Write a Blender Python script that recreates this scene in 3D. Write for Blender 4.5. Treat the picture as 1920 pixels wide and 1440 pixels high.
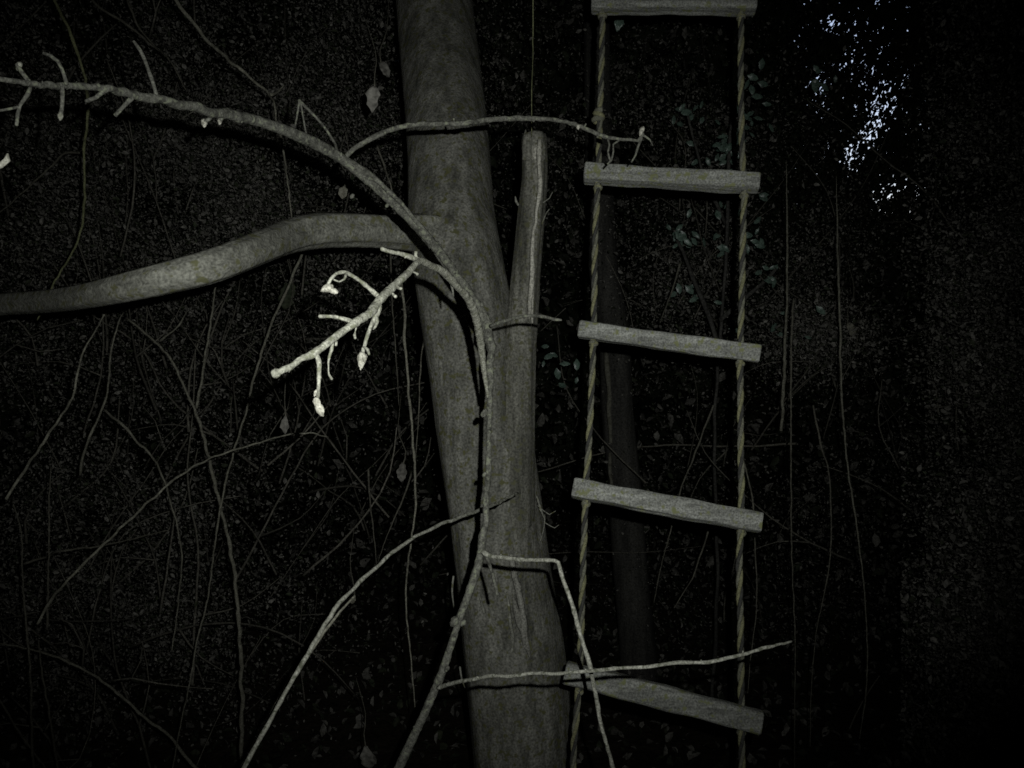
import bpy, math, random
import numpy as np
from mathutils import Vector, Matrix

random.seed(11)
rng = np.random.default_rng(7)
for o in list(bpy.data.objects):
    bpy.data.objects.remove(o)
S = bpy.context.scene
C = S.collection

# ------------------------------------------------------------------ camera
F = 1560.0                     # focal length in photo pixels (1920 wide)
EYE = 1.5
cam = bpy.data.cameras.new('camera')
cam.sensor_width = 36.0
cam.lens = F / 1920 * 36.0
cam.clip_start = 0.02
cam.clip_end = 500
camo = bpy.data.objects.new('camera', cam)
camo.location = (0, 0, EYE)
camo.rotation_euler = (math.radians(90), 0, 0)
C.objects.link(camo)
S.camera = camo

# ------------------------------------------------------------------ sky: last of the dusk light, only seen through gaps in the wood
w = bpy.data.worlds.new('World')
S.world = w
w.use_nodes = True
wn = w.node_tree
wn.nodes.clear()
sky = wn.nodes.new('ShaderNodeTexSky')
sky.sky_type = 'NISHITA'
sky.sun_disc = False
sky.sun_elevation = math.radians(9.0)
sky.sun_rotation = math.radians(200)
sky.air_density = 1.4
sky.ozone_density = 1.6
bg = wn.nodes.new('ShaderNodeBackground')
bg.inputs['Strength'].default_value = 0.15
wo = wn.nodes.new('ShaderNodeOutputWorld')
tint = wn.nodes.new('ShaderNodeMix'); tint.data_type = 'RGBA'; tint.blend_type = 'MULTIPLY'; tint.inputs[0].default_value = 1.0
tint.inputs[7].default_value = (1.75, 1.42, 1.66, 1)      # white balance set for the flash
wn.links.new(sky.outputs[0], tint.inputs[6])
wn.links.new(tint.outputs[2], bg.inputs[0])
wn.links.new(bg.outputs[0], wo.inputs[0])

# the setting sun, far behind the wood
sun = bpy.data.lights.new('sun', 'SUN')
sun.energy = 0.02
sun.angle = math.radians(10)
sun.color = (1.0, 0.9, 0.78)
suno = bpy.data.objects.new('sun', sun)
_sd = Vector((math.sin(math.radians(200)) * math.cos(math.radians(9)), math.cos(math.radians(200)) * math.cos(math.radians(9)), math.sin(math.radians(9))))
suno.rotation_euler = _sd.to_track_quat('Z', 'Y').to_euler()
suno.location = (0, 0, 20)
C.objects.link(suno)

# the flash that lit this photograph: one small LED a few centimetres above and right of the lens
fl = bpy.data.lights.new('flash', 'SPOT')
fl.energy = 55.0
fl.color = (0.97, 1.0, 0.97)
fl.shadow_soft_size = 0.003
fl.spot_size = math.radians(88)
fl.spot_blend = 1.0
flo = bpy.data.objects.new('flash', fl)
flo.location = (0.030, 0.0, EYE + 0.030)
flo.rotation_euler = Vector(((850 - 960) / F, 1.0, -(650 - 720) / F)).to_track_quat('-Z', 'Y').to_euler()
flo.scale = (1.0, 0.80, 1.0)               # the flash window is wider than it is tall
C.objects.link(flo)

S.view_settings.view_transform = 'Standard'
S.view_settings.look = 'None'
S.view_settings.exposure = 0.0
S.view_settings.gamma = 1.0
S.view_settings.use_curve_mapping = False
S.render.engine = 'CYCLES'
S.cycles.use_denoising = False          # a dark phone picture keeps its grain
S.cycles.max_bounces = 2
S.cycles.diffuse_bounces = 1
S.cycles.glossy_bounces = 1
S.render.filter_size = 1.6
try:
    S.cycles.filter_width = 1.6
except Exception:
    pass

# ------------------------------------------------------------------ helpers
def P(px, py, Z):
    return Vector(((px - 960) / F * Z, Z, EYE - (py - 720) / F * Z))

def R(rpx, Z):
    return rpx / F * Z

def tag(o, label=None, cat=None, group=None, kind=None):
    if label: o['label'] = label
    if cat: o['category'] = cat
    if group: o['group'] = group
    if kind: o['kind'] = kind
    return o

def link(name, verts, faces, mat, parent=None, smooth=True, mats=None, fmat=None):
    me = bpy.data.meshes.new(name)
    me.from_pydata(verts, [], faces)
    if mats:
        for m in mats: me.materials.append(m)
        me.polygons.foreach_set('material_index', fmat)
    else:
        me.materials.append(mat)
    if smooth:
        me.polygons.foreach_set('use_smooth', [True] * len(me.polygons))
    me.update()
    o = bpy.data.objects.new(name, me)
    C.objects.link(o)
    if parent is not None:
        o.parent = parent
        o.matrix_parent_inverse = parent.matrix_world.inverted()
    return o

def empty(name, loc):
    o = bpy.data.objects.new(name, None)
    o.empty_display_size = 0.05
    o.location = loc
    C.objects.link(o)
    o.matrix_world = Matrix.Translation(loc)
    return o

def catmull(pts, step):
    """pts: list of (Vector, radius); returns the same, resampled along a smooth curve"""
    out = []
    n = len(pts)
    for i in range(n - 1):
        p1, r1 = pts[i]; p2, r2 = pts[i + 1]
        p0 = pts[i - 1][0] if i else p1 * 2 - p2
        p3 = pts[i + 2][0] if i + 2 < n else p2 * 2 - p1
        k = max(1, min(40, int((p2 - p1).length / step)))
        for j in range(k):
            t = j / k
            q = 0.5 * ((2 * p1) + (p2 - p0) * t + (2 * p0 - 5 * p1 + 4 * p2 - p3) * t * t + (3 * p1 - p0 - 3 * p2 + p3) * t * t * t)
            out.append((q, r1 + (r2 - r1) * t))
    out.append(pts[-1])
    return out

class MB:
    def __init__(self):
        self.v = []; self.f = []; self.m = []
    def tube(self, pts, sides=8, wob=0.0, lump=0.0, mi=0, seed=0, up0=None, radf=None, cap=0.45):
        rnd = random.Random(seed or (len(self.v) + 13))
        b = len(self.v)
        n = len(pts)
        up = None
        # slow wobble of the centre line
        ph = [rnd.uniform(0, 6.28) for _ in range(6)]
        acc = 0
        for i, (p, r) in enumerate(pts):
            t = (pts[min(i + 1, n - 1)][0] - pts[max(i - 1, 0)][0])
            if t.length < 1e-9: t = Vector((0, 0, 1))
            t.normalize()
            if up is None:
                up = up0.copy() if up0 is not None else t.orthogonal()
            up = (up - t * up.dot(t))
            if up.length < 1e-6: up = t.orthogonal()
            up.normalize()
            sd = t.cross(up)
            if i: acc += (p - pts[i - 1][0]).length
            rr = r * (1 + lump * (0.5 * math.sin(acc / max(r, 1e-4) * 0.11 + ph[0]) + 0.35 * math.sin(acc / max(r, 1e-4) * 0.29 + ph[3] + 2 * math.sin(acc / max(r, 1e-4) * 0.05)) + rnd.uniform(-0.3, 0.3)))
            c = p + (up * math.sin(acc / max(r, 1e-4) * 0.17 + ph[1]) + sd * math.sin(acc / max(r, 1e-4) * 0.13 + ph[2])) * (wob * r)
            for k in range(sides):
                a = 2 * math.pi * k / sides
                q = rr * (1 + lump * 0.75 * rnd.uniform(-1, 1))
                if radf: q *= radf(acc, a)
                self.v.append(tuple(c + up * (math.cos(a) * q) + sd * (math.sin(a) * q)))
        for i in range(n - 1):
            for k in range(sides):
                k2 = (k + 1) % sides
                self.f.append((b + i * sides + k, b + i * sides + k2, b + (i + 1) * sides + k2, b + (i + 1) * sides + k)); self.m.append(mi)
        # rounded caps: one centre vertex pushed out a little
        for e, i in ((0, 0), (1, n - 1)):
            p, r = pts[i]
            t = (pts[1][0] - pts[0][0]) if e == 0 else (pts[-1][0] - pts[-2][0])
            t = t.normalized() * (r * cap) * (-1 if e == 0 else 1)
            self.v.append(tuple(p + t))
            cidx = len(self.v) - 1
            for k in range(sides):
                k2 = (k + 1) % sides
                a_, b_ = b + i * sides + k, b + i * sides + k2
                self.f.append((b_, a_, cidx) if e == 0 else (a_, b_, cidx)); self.m.append(mi)
    def blob(self, c, ax, ay, az, rot=None, lump=0.12, seg=10, ring=7, seed=1, mi=0, pinch=0.0):
        rnd = random.Random(seed)
        b = len(self.v)
        rot = rot or Matrix.Identity(3)
        for i in range(ring + 1):
            th = math.pi * i / ring
            for k in range(seg):
                a = 2 * math.pi * k / seg
                s = 1 + rnd.uniform(-lump, lump)
                q = math.sin(th) * (1 - pinch * (1 - math.cos(th)) * 0.5)
                self.v.append(tuple(c + rot @ Vector((ax * q * math.cos(a) * s, ay * q * math.sin(a) * s, az * math.cos(th) * s))))
        for i in range(ring):
            for k in range(seg):
                k2 = (k + 1) % seg
                self.f.append((b + i * seg + k, b + (i + 1) * seg + k, b + (i + 1) * seg + k2, b + i * seg + k2)); self.m.append(mi)
    def build(self, name, mat, parent=None, smooth=True, mats=None):
        return link(name, self.v, self.f, mat, parent, smooth, mats, self.m if mats else None)

def px_path(pts, step=0.012):
    """pts: (px, py, half width px, Z) -> smooth (Vector, radius) list"""
    return catmull([(P(a, b, z), R(h, z)) for a, b, h, z in pts], step)

def stem_mesh(name, mat, pts, parent=None, sides=7, wob=0.25, lump=0.10, step=0.012, seed=0, crook=0.6, nubs=0.03):
    m = MB()
    rnd = random.Random(seed * 7 + len(pts) + int(pts[0][0]) * 3 + int(pts[0][1]))
    path = px_path(pts, step)
    ws = [(rnd.uniform(18, 150), rnd.uniform(0, 6.28), rnd.uniform(.3, 1)) for _ in range(6)]
    acc = 0; q = []
    for i, (p, r) in enumerate(path):
        if i: acc += (p - path[i - 1][0]).length
        env = min(1.0, i / 4, (len(path) - 1 - i) / 4)
        k = 0.5 * crook * env * r
        q.append((p + Vector((sum(w_[2] * math.sin(acc * w_[0] * .45 / (r * 130 + .3) + w_[1]) for w_ in ws[:3]), 0, sum(w_[2] * math.sin(acc * w_[0] * .45 / (r * 130 + .3) + w_[1]) for w_ in ws[3:]))) * k, r * (1 + 0.12 * rnd.uniform(-1, 1) * env)))
    m.tube(q, sides, wob, lump, seed=seed)
    if nubs:
        for i in range(2, len(q) - 2):
            if rnd.random() < nubs:
                p, r = q[i]
                d = Vector((rnd.uniform(-1, 1), rnd.uniform(-1, .1), rnd.uniform(-1, 1))).normalized()
                m.tube([(p, r * .5), (p + d * r * rnd.uniform(1.3, 2.2), r * .38)], 5, 0, .1, seed=i + 1)
    return m.build(name, mat, parent)

# ------------------------------------------------------------------ materials (procedural)
def mat(name, c1, c2, scale=40.0, stretch=(1, 1, 1), rough=0.85, bump=0.3, fine=260.0, spots=None, spotscale=90.0, spec=0.25, detail=5.0, leaf_var=0.0, bscale=None, bdist=0.003):
    m = bpy.data.materials.new(name)
    m.use_nodes = True
    nt = m.node_tree
    N = nt.nodes; L = nt.links
    bs = N['Principled BSDF']
    bs.inputs['Roughness'].default_value = rough
    bs.inputs['Specular IOR Level'].default_value = spec
    tc = N.new('ShaderNodeTexCoord')
    mp = N.new('ShaderNodeMapping')
    mp.inputs['Scale'].default_value = stretch
    L.new(tc.outputs['Object'], mp.inputs['Vector'])
    n1 = N.new('ShaderNodeTexNoise'); n1.inputs['Scale'].default_value = scale; n1.inputs['Detail'].default_value = detail; n1.inputs['Roughness'].default_value = 0.65
    L.new(mp.outputs[0], n1.inputs['Vector'])
    rp = N.new('ShaderNodeValToRGB')
    rp.color_ramp.elements[0].position = 0.33; rp.color_ramp.elements[0].color = (*c1, 1)
    rp.color_ramp.elements[1].position = 0.68; rp.color_ramp.elements[1].color = (*c2, 1)
    L.new(n1.outputs['Fac'], rp.inputs[0])
    col = rp.outputs[0]
    # fine grain
    n2 = N.new('ShaderNodeTexNoise'); n2.inputs['Scale'].default_value = fine; n2.inputs['Detail'].default_value = 3.0
    L.new(tc.outputs['Object'], n2.inputs['Vector'])
    mr = N.new('ShaderNodeMapRange'); mr.inputs[1].default_value = 0.3; mr.inputs[2].default_value = 0.7; mr.inputs[3].default_value = 0.50; mr.inputs[4].default_value = 1.50
    L.new(n2.outputs['Fac'], mr.inputs[0])
    mx = N.new('ShaderNodeMix'); mx.data_type = 'RGBA'; mx.blend_type = 'MULTIPLY'; mx.inputs[0].default_value = 1.0
    L.new(col, mx.inputs[6]); L.new(mr.outputs[0], mx.inputs[7])
    col = mx.outputs[2]
    if spots:
        n3 = N.new('ShaderNodeTexNoise'); n3.inputs['Scale'].default_value = spotscale; n3.inputs['Detail'].default_value = 2.0
        L.new(tc.outputs['Object'], n3.inputs['Vector'])
        r3 = N.new('ShaderNodeValToRGB'); r3.color_ramp.elements[0].position = 0.56; r3.color_ramp.elements[1].position = 0.66
        L.new(n3.outputs['Fac'], r3.inputs[0])
        m3 = N.new('ShaderNodeMix'); m3.data_type = 'RGBA'
        m3.inputs[7].default_value = (*spots, 1)
        L.new(r3.outputs[0], m3.inputs[0]); L.new(col, m3.inputs[6])
        col = m3.outputs[2]
    if leaf_var:
        geo = N.new('ShaderNodeNewGeometry')
        hv = N.new('ShaderNodeMapRange'); hv.inputs[3].default_value = 1 - leaf_var; hv.inputs[4].default_value = 1 + leaf_var
        L.new(geo.outputs['Random Per Island'], hv.inputs[0])
        m4 = N.new('ShaderNodeMix'); m4.data_type = 'RGBA'; m4.blend_type = 'MULTIPLY'; m4.inputs[0].default_value = 1.0
        L.new(col, m4.inputs[6]); L.new(hv.outputs[0], m4.inputs[7])
        col = m4.outputs[2]
    L.new(col, bs.inputs['Base Color'])
    if bump:
        bp = N.new('ShaderNodeBump'); bp.inputs['Strength'].default_value = bump; bp.inputs['Distance'].default_value = bdist
        L.new(n1.outputs['Fac'], bp.inputs['Height'])
        L.new(bp.outputs[0], bs.inputs['Normal'])
    return m

M = {}
M['bark'] = mat('bark', (0.08, 0.08, 0.066), (0.28, 0.277, 0.243), 30, (1, 1, 0.26), 0.92, 0.7, 190, spots=(0.12, 0.12, 0.055), spotscale=70, bdist=0.008)
M['pale_wood'] = mat('pale_wood', (0.32, 0.31, 0.26), (0.58, 0.565, 0.49), 60, (1, 1, 0.1), 0.85, 0.4, 220)
M['bough'] = mat('bough_bark', (0.16, 0.16, 0.135), (0.34, 0.34, 0.29), 34, (0.4, 1, 1), 0.92, 0.6, 190, spots=(0.17, 0.17, 0.09), spotscale=60, bdist=0.006)
M['vine'] = mat('vine_bark', (0.038, 0.038, 0.031), (0.14, 0.14, 0.118), 90, (1, 1, 1), 0.92, 0.8, 420, spots=(0.17, 0.18, 0.13), spotscale=150)
M['cane'] = mat('cane_bark', (0.15, 0.15, 0.12), (0.34, 0.34, 0.29), 90, (1, 1, 1), 0.85, 0.5, 420, spots=(0.10, 0.105, 0.075), spotscale=150)
M['shoot'] = mat('shoot_bark', (0.11, 0.11, 0.085), (0.32, 0.32, 0.265), 110, (1, 1, 1), 0.8, 0.7, 480, spots=(0.14, 0.145, 0.10), spotscale=190)
M['bud'] = mat('bud', (0.17, 0.165, 0.13), (0.40, 0.39, 0.33), 150, (1, 1, 1), 0.7, 0.4, 500)
M['stem'] = mat('stem_bark', (0.13, 0.125, 0.095), (0.28, 0.275, 0.22), 60, (1, 1, 1), 0.9, 0.4, 300)
M['darkstem'] = mat('dark_stem_bark', (0.08, 0.075, 0.06), (0.17, 0.165, 0.13), 60, (1, 1, 1), 0.9, 0.4, 300)
M['slimbark'] = mat('slim_bark', (0.045, 0.044, 0.04), (0.115, 0.112, 0.10), 22, (1, 1, 0.12), 0.9, 0.5, 120)
M['greenstem'] = mat('green_stem', (0.13, 0.14, 0.07), (0.25, 0.26, 0.14), 60, (1, 1, 1), 0.85, 0.3, 300)
M['rung'] = mat('weathered_wood', (0.12, 0.122, 0.11), (0.33, 0.335, 0.305), 70, (0.10, 1, 1), 0.9, 0.8, 300, spots=(0.19, 0.20, 0.10), spotscale=80)
M['rope_y'] = mat('rope_yellow', (0.13, 0.128, 0.068), (0.25, 0.245, 0.14), 200, (1, 1, 1), 0.85, 0.3, 700)
M['rope_g'] = mat('rope_grey', (0.10, 0.10, 0.075), (0.20, 0.20, 0.15), 200, (1, 1, 1), 0.85, 0.3, 700)
M['rope_d'] = mat('rope_dark', (0.03, 0.03, 0.027), (0.065, 0.065, 0.058), 200, (1, 1, 1), 0.85, 0.3, 700)
M['dead_leaf'] = mat('dead_leaf', (0.17, 0.16, 0.12), (0.33, 0.32, 0.26), 90, (1, 1, 1), 0.8, 0.3, 300)
M['gloss_leaf'] = mat('gloss_leaf', (0.08, 0.13, 0.10), (0.18, 0.25, 0.205), 60, (1, 1, 1), 0.30, 0.6, 200, spec=0.6, leaf_var=0.4)
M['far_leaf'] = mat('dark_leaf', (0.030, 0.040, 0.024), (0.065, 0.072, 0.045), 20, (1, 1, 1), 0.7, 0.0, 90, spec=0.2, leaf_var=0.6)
M['brown_leaf'] = mat('brown_leaf', (0.12, 0.115, 0.10), (0.29, 0.28, 0.25), 20, (1, 1, 1), 0.8, 0.0, 90, spec=0.2, leaf_var=0.35)
M['twig'] = mat('thicket_twig', (0.09, 0.085, 0.07), (0.20, 0.19, 0.155), 40, (1, 1, 1), 0.9, 0.0, 200, leaf_var=0.5)
M['ground'] = mat('forest_floor', (0.022, 0.018, 0.012), (0.06, 0.05, 0.035), 9, (1, 1, 1), 0.95, 0.8, 60, bdist=0.03)

# ------------------------------------------------------------------ ground
def gz(x, y):
    return (0.06 * math.sin(x * 1.3 + 0.5) * math.sin(y * 0.9) + 0.03 * math.sin(x * 3.7 + y * 2.9)
            + 0.028 * max(0.0, y - 4.0) ** 1.3)

def build_ground():
    xs = [-120, -80, -50, -34, -24] + list(np.linspace(-17, 17, 86)) + [24, 34, 50, 80, 120]
    ys = [-120, -80, -50, -34, -24] + list(np.linspace(-17, 23, 100)) + [34, 50, 80, 120]
    v = []
    for y in ys:
        for x in xs:
            v.append((x, y, gz(max(-17, min(17, x)), min(23, y)) + (random.uniform(-.012, .012) if abs(x) < 17 else 0)))
    nx = len(xs)
    f = [(j * nx + i, j * nx + i + 1, (j + 1) * nx + i + 1, (j + 1) * nx + i) for j in range(len(ys) - 1) for i in range(nx - 1)]
    tag(link('ground', v, f, M['ground']), kind='structure')
build_ground()

# ------------------------------------------------------------------ leaves as many small folded faces
def leaf_mesh(name, pos, size, mats_, axis=None, aspect=0.5, facing=None, label=None, cat=None, kind='stuff', parent=None, tilt=1.0):
    """pos (n,3), size (n,): one folded two-quad leaf at each; axis: preferred long direction"""
    n = len(pos)
    a = rng.normal(size=(n, 3))
    if axis is not None:
        a = np.array(axis)[None] + a * 0.35
    a /= np.linalg.norm(a, axis=1)[:, None]
    h = rng.normal(size=(n, 3))
    if facing is not None:
        h = np.array(facing) + h * tilt
    b = np.cross(a, h); b /= (np.linalg.norm(b, axis=1)[:, None] + 1e-9)
    c = np.cross(b, a)
    s = size[:, None]
    wd = aspect * 0.5 * s
    base = pos - a * s * 0.5
    tip = pos + a * s * 0.5 - c * s * 0.12
    l1 = pos - a * s * 0.15 + b * wd + c * s * 0.10
    r1 = pos - a * s * 0.15 - b * wd + c * s * 0.10
    l2 = pos + a * s * 0.20 + b * wd * 0.75 + c * s * 0.05
    r2 = pos + a * s * 0.20 - b * wd * 0.75 + c * s * 0.05
    v = np.stack([base, l1, l2, tip, r2, r1], axis=1).reshape(-1, 3)
    k = (np.arange(n) * 6)[:, None]
    f = np.concatenate([k + np.array([[0, 1, 2, 3]]), k + np.array([[0, 3, 4, 5]])], axis=1).reshape(-1, 4)
    me = bpy.data.meshes.new(name)
    me.vertices.add(len(v)); me.vertices.foreach_set('co', v.astype(np.float32).ravel())
    me.loops.add(f.size); me.loops.foreach_set('vertex_index', f.astype(np.int32).ravel())
    me.polygons.add(len(f)); me.polygons.foreach_set('loop_start', (np.arange(len(f)) * 4).astype(np.int32))
    try: me.polygons.foreach_set('loop_total', np.full(len(f), 4, dtype=np.int32))
    except Exception: pass
    for m_ in mats_: me.materials.append(m_)
    if len(mats_) > 1:
        me.polygons.foreach_set('material_index', np.repeat(rng.integers(0, len(mats_), n), 2).astype(np.int32))
    me.update(); me.validate()
    o = bpy.data.objects.new(name, me)
    C.objects.link(o)
    if parent is not None:
        o.parent = parent; o.matrix_parent_inverse = parent.matrix_world.inverted()
    tag(o, label, cat, kind=kind)
    return o

def unproj(px, py, Z):
    return np.stack([(px - 960) / F * Z, Z, EYE - (py - 720) / F * Z], axis=1)

# canopy: a deep shell of dark foliage all round, its unseen overhead and rear parts added to block sky light; a thin place to the right lets the dusk sky through
WX0, WX1, WY0, WY1 = 1430, 1800, -60, 470
def canopy():
    n = 100000
    d = rng.normal(size=(n, 3)); d[:, 2] = np.abs(d[:, 2]) * 1.0
    d /= np.linalg.norm(d, axis=1)[:, None]
    r = np.where(np.arange(n) < 60000, rng.uniform(8.0, 11.0, n), rng.uniform(11.0, 13.0, n))
    p = d * r[:, None] + np.array([0, 1.5, -0.3])
    size = np.where(np.arange(n) < 60000, rng.uniform(0.30, 0.5, n), rng.uniform(0.5, 0.75, n))
    k = 26000  # low ring of leaves added to plug sky leaks near the horizon
    az = rng.uniform(0, 2 * math.pi, k); el = rng.uniform(-0.02, 0.30, k); r2 = rng.uniform(9.0, 13.5, k)
    p = np.concatenate([p, np.stack([np.cos(az) * np.cos(el) * r2, np.sin(az) * np.cos(el) * r2 + 1.5, np.sin(el) * r2 + 1.0], 1)])
    size = np.concatenate([size, rng.uniform(0.45, 0.7, k)])
    # the thin place: no big leaves on these sight lines
    y = np.maximum(p[:, 1], 0.01)
    px = 960 + p[:, 0] / y * F; py = 720 - (p[:, 2] - EYE) / y * F
    mg = 34
    keep = ~((p[:, 1] > 1) & (px > WX0 - mg + 70) & (px < WX1 + mg - 70) & (py > WY0 - 110) & (py < WY1 + mg - 70))
    p = p[keep]; size = size[keep]
    leaf_mesh('sky_blocking_canopy', p, size, [M['far_leaf']], aspect=0.75, facing=-(p - np.array([0, 1.5, 1.5])) / np.linalg.norm(p - np.array([0, 1.5, 1.5]), axis=1)[:, None],
              label='dark unlit foliage of the wood all round the clearing, its unseen parts added to block sky light', cat='foliage', tilt=0.5)
    # small-leaved boughs across the thin place
    gaps = [(1640, 215, 20, 38, 4.3), (1625, 262, 16, 18, 4.3), (1600, 296, 9, 14, 5.4), (1662, 195, 16, 26, 4.2), (1618, 130, 22, 26, 3.2), (1606, 45, 14, 26, 3.0),
            (1600, 90, 12, 20, 3.0), (1685, 352, 22, 14, 3.4), (1715, 362, 10, 16, 3.2), (1660, 365, 14, 10, 3.2), (1535, 165, 20, 24, 4.4), (1478, 10, 14, 16, 4.4), (1555, 42, 14, 14, 4.4), (1574, 125, 10, 10, 4.4), (1590, 290, 10, 12, 4.6),
            (1500, 70, 14, 14, 2.4), (1690, 150, 16, 20, 3.4), (1690, 410, 24, 16, 3.0), (1635, 390, 16, 26, 2.4), (1560, 275, 34, 30, 2.2), (1715, 225, 20, 30, 2.2), (1660, 60, 22, 30, 2.4), (1655, 5, 14, 14, 2.6)]
    gaps += [(1625, 190, 50, 120, 1.0)]
    n = 94000
    px = rng.uniform(WX0 - 60, WX1 + 60, n); py = rng.uniform(WY0 - 140, WY1 + 60, n)
    thick = np.ones(n) * 1.0
    for gx, gy, sx, sy, a in gaps:
        thick *= 1 - min(0.97, a / 5.6) * np.exp(-0.5 * (((px - gx) / sx) ** 2 + ((py - gy) / sy) ** 2))
    k = rng.uniform(size=n) < np.maximum(thick, 0.165)
    px, py = px[k], py[k]
    Z = rng.uniform(7.0, 9.5, len(px))
    p = unproj(px, py, Z)
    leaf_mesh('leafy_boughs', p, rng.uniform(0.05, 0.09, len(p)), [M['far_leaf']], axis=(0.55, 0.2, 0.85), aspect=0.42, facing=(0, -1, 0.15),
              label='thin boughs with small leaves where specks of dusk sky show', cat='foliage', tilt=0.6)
canopy()

# undergrowth leaves, litter and twigs that the flash just reaches
def undergrowth():
    n = 15000
    px = rng.uniform(-250, 2150, n); py = rng.uniform(-150, 1100, n)
    Z = rng.uniform(4.6, 7.5, n)
    p = unproj(px, py, Z)
    g = np.array([gz(a, b) for a, b in p[:, :2]])
    p = p[(p[:, 2] > g + 0.05)]
    q = 960 + p[:, 0] / p[:, 1] * F; s = 720 - (p[:, 2] - EYE) / p[:, 1] * F
    p = p[~((q > WX0 - 10) & (q < WX1 - 20) & (s < WY1 - 10))]
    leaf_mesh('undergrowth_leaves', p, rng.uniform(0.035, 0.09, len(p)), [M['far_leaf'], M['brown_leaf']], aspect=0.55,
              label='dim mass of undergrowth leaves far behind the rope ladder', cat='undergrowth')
    # leaf litter
    n = 30000
    x = rng.uniform(-6, 6, n); y = rng.uniform(1.2, 9.5, n)
    z = np.array([gz(a, b) for a, b in zip(x, y)]) + rng.uniform(0.005, 0.05, n)
    leaf_mesh('leaf_litter', np.stack([x, y, z], 1), rng.uniform(0.02, 0.06, n), [M['brown_leaf'], M['far_leaf']], aspect=0.6, facing=(0, 0, 1), tilt=0.35,
              label='brown fallen leaves lying over the forest floor', cat='leaf litter')
undergrowth()

def thicket():
    m = MB()
    rnd = random.Random(5)
    def add(px, py, Z, n, spread, rpx):
        for _ in range(n):
            x = rnd.gauss(px, spread[0]); y = rnd.gauss(py, spread[1]); z = Z + rnd.uniform(-0.6, 0.9)
            ln = rnd.uniform(40, 130); a = rnd.gauss(1.5, 0.45)
            if rnd.random() < 0.25: a = rnd.uniform(0, 3.14)
            pts = []; k = rnd.randint(3, 6); rr = rpx * rnd.uniform(.5, 1.2); curl = rnd.gauss(0, .16)
            for i in range(k):
                if EYE - (y - 720) / F * z < 0.02: break
                pts.append((x, y, rr * (1.1 - .8 * i / k), z))
                x += math.cos(a) * ln; y -= math.sin(a) * ln; z += rnd.uniform(-.1, .1); a += curl + rnd.gauss(0, .2)
            if len(pts) < 2: continue
            m.tube(px_path(pts, 0.06), 4, 0.3, 0.1, seed=rnd.randint(1, 9999))
            if rnd.random() < .6 and len(pts) > 2:              # a fork
                b0 = pts[1]; a2 = a + rnd.choice((-1, 1)) * rnd.uniform(.4, .9)
                q_ = [b0] + [(b0[0] + math.cos(a2 + .2 * t) * ln * t * .7, b0[1] - math.sin(a2 + .2 * t) * ln * t * .7, rr * .5 / t, b0[3]) for t in (1, 2)]
                if all(EYE - (q[1] - 720) / F * q[3] > 0.02 for q in q_): m.tube(px_path(q_, 0.06), 4, 0.3, 0.1, seed=rnd.randint(1, 9999))
    add(220, 420, 3.4, 46, (240, 220), 2.4)
    add(300, 780, 3.4, 40, (220, 150), 2.4)
    add(190, 1250, 3.2, 52, (180, 180), 2.5)
    add(640, 900, 3.6, 18, (90, 200), 2.0)
    add(1500, 720, 3.9, 16, (130, 160), 2.0)
    add(1500, 1100, 3.8, 12, (170, 200), 1.8)
    add(1780, 900, 3.9, 10, (110, 260), 1.8)
    add(1290, 560, 4.0, 12, (90, 160), 1.8)
    tag(m.build('thicket_twigs', M['twig']), 'tangle of thin dead twigs in the undergrowth behind the tree', 'thicket', kind='stuff')
    # little leaves caught on the twigs
    pts = []
    for cx, cy, sx, sy, n, Z in ((240, 300, 270, 200, 11000, 3.9), (520, 330, 120, 120, 2200, 4.0), (330, 620, 260, 150, 3500, 4.2), (220, 1130, 190, 190, 6500, 3.9), (1510, 620, 80, 40, 1300, 4.0), (1530, 480, 90, 100, 700, 4.3), (1650, 1000, 250, 260, 2500, 4.6), (1420, 640, 70, 40, 160, 4.2),
                                 (1290, 540, 60, 45, 700, 4.2), (1840, 640, 130, 380, 8000, 3.7), (1300, 300, 140, 150, 1800, 4.4), (650, 130, 170, 120, 2200, 4.2), (1080, 200, 90, 160, 600, 4.6), (1800, 1250, 200, 170, 7000, 3.2), (1250, 900, 160, 250, 700, 4.8)):
        n = int(n * 9.0); x = rng.normal(cx, sx, n); y = rng.normal(cy, sy, n); z = Z + rng.uniform(-.5, .9, n) - 0.25
        if cx > 1700: x = np.where(x < 1735, 1690 + rng.uniform(0, 300, n) ** 1.0, x)
        pts.append(unproj(x, y, z))
    p = np.concatenate(pts)
    p = p[p[:, 2] > 0.05]
    # clumps with dark gaps between them
    u = p[:, 0] / p[:, 1] * F; v_ = (p[:, 2] - EYE) / p[:, 1] * F
    nz = (np.sin(u * .021 + 1.3 + 1.4 * np.sin(v_ * .013)) + np.sin(v_ * .027 + 0.6 + 1.2 * np.sin(u * .017)) + 0.8 * np.sin(u * .055 + v_ * .043 + p[:, 1] * 5) + 0.6 * np.sin(u * .09 - v_ * .11 + p[:, 1] * 9))
    p = p[rng.uniform(size=len(p)) < 1 / (1 + np.exp(-1.2 * (nz + 0.75)))]
    leaf_mesh('withered_scrub_leaves', p, rng.uniform(0.006, 0.017, len(p)) * rng.choice([1, 1, 1, 1, 1, 1, 1.9], len(p)), [M['brown_leaf'], M['brown_leaf'], M['brown_leaf'], M['far_leaf']], aspect=0.55,
              label='small withered leaves caught among the thicket twigs', cat='scrub')
thicket()

# ------------------------------------------------------------------ the tree
def edge_path(rows, Z, step=0.02, dz=0.0):
    out = []
    for r in rows:
        y, l, rr = r[:3]
        z = r[3] if len(r) > 3 else Z
        out.append(((l + rr) / 2, y, (rr - l) / 2, z))
    return px_path(out, step)

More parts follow.
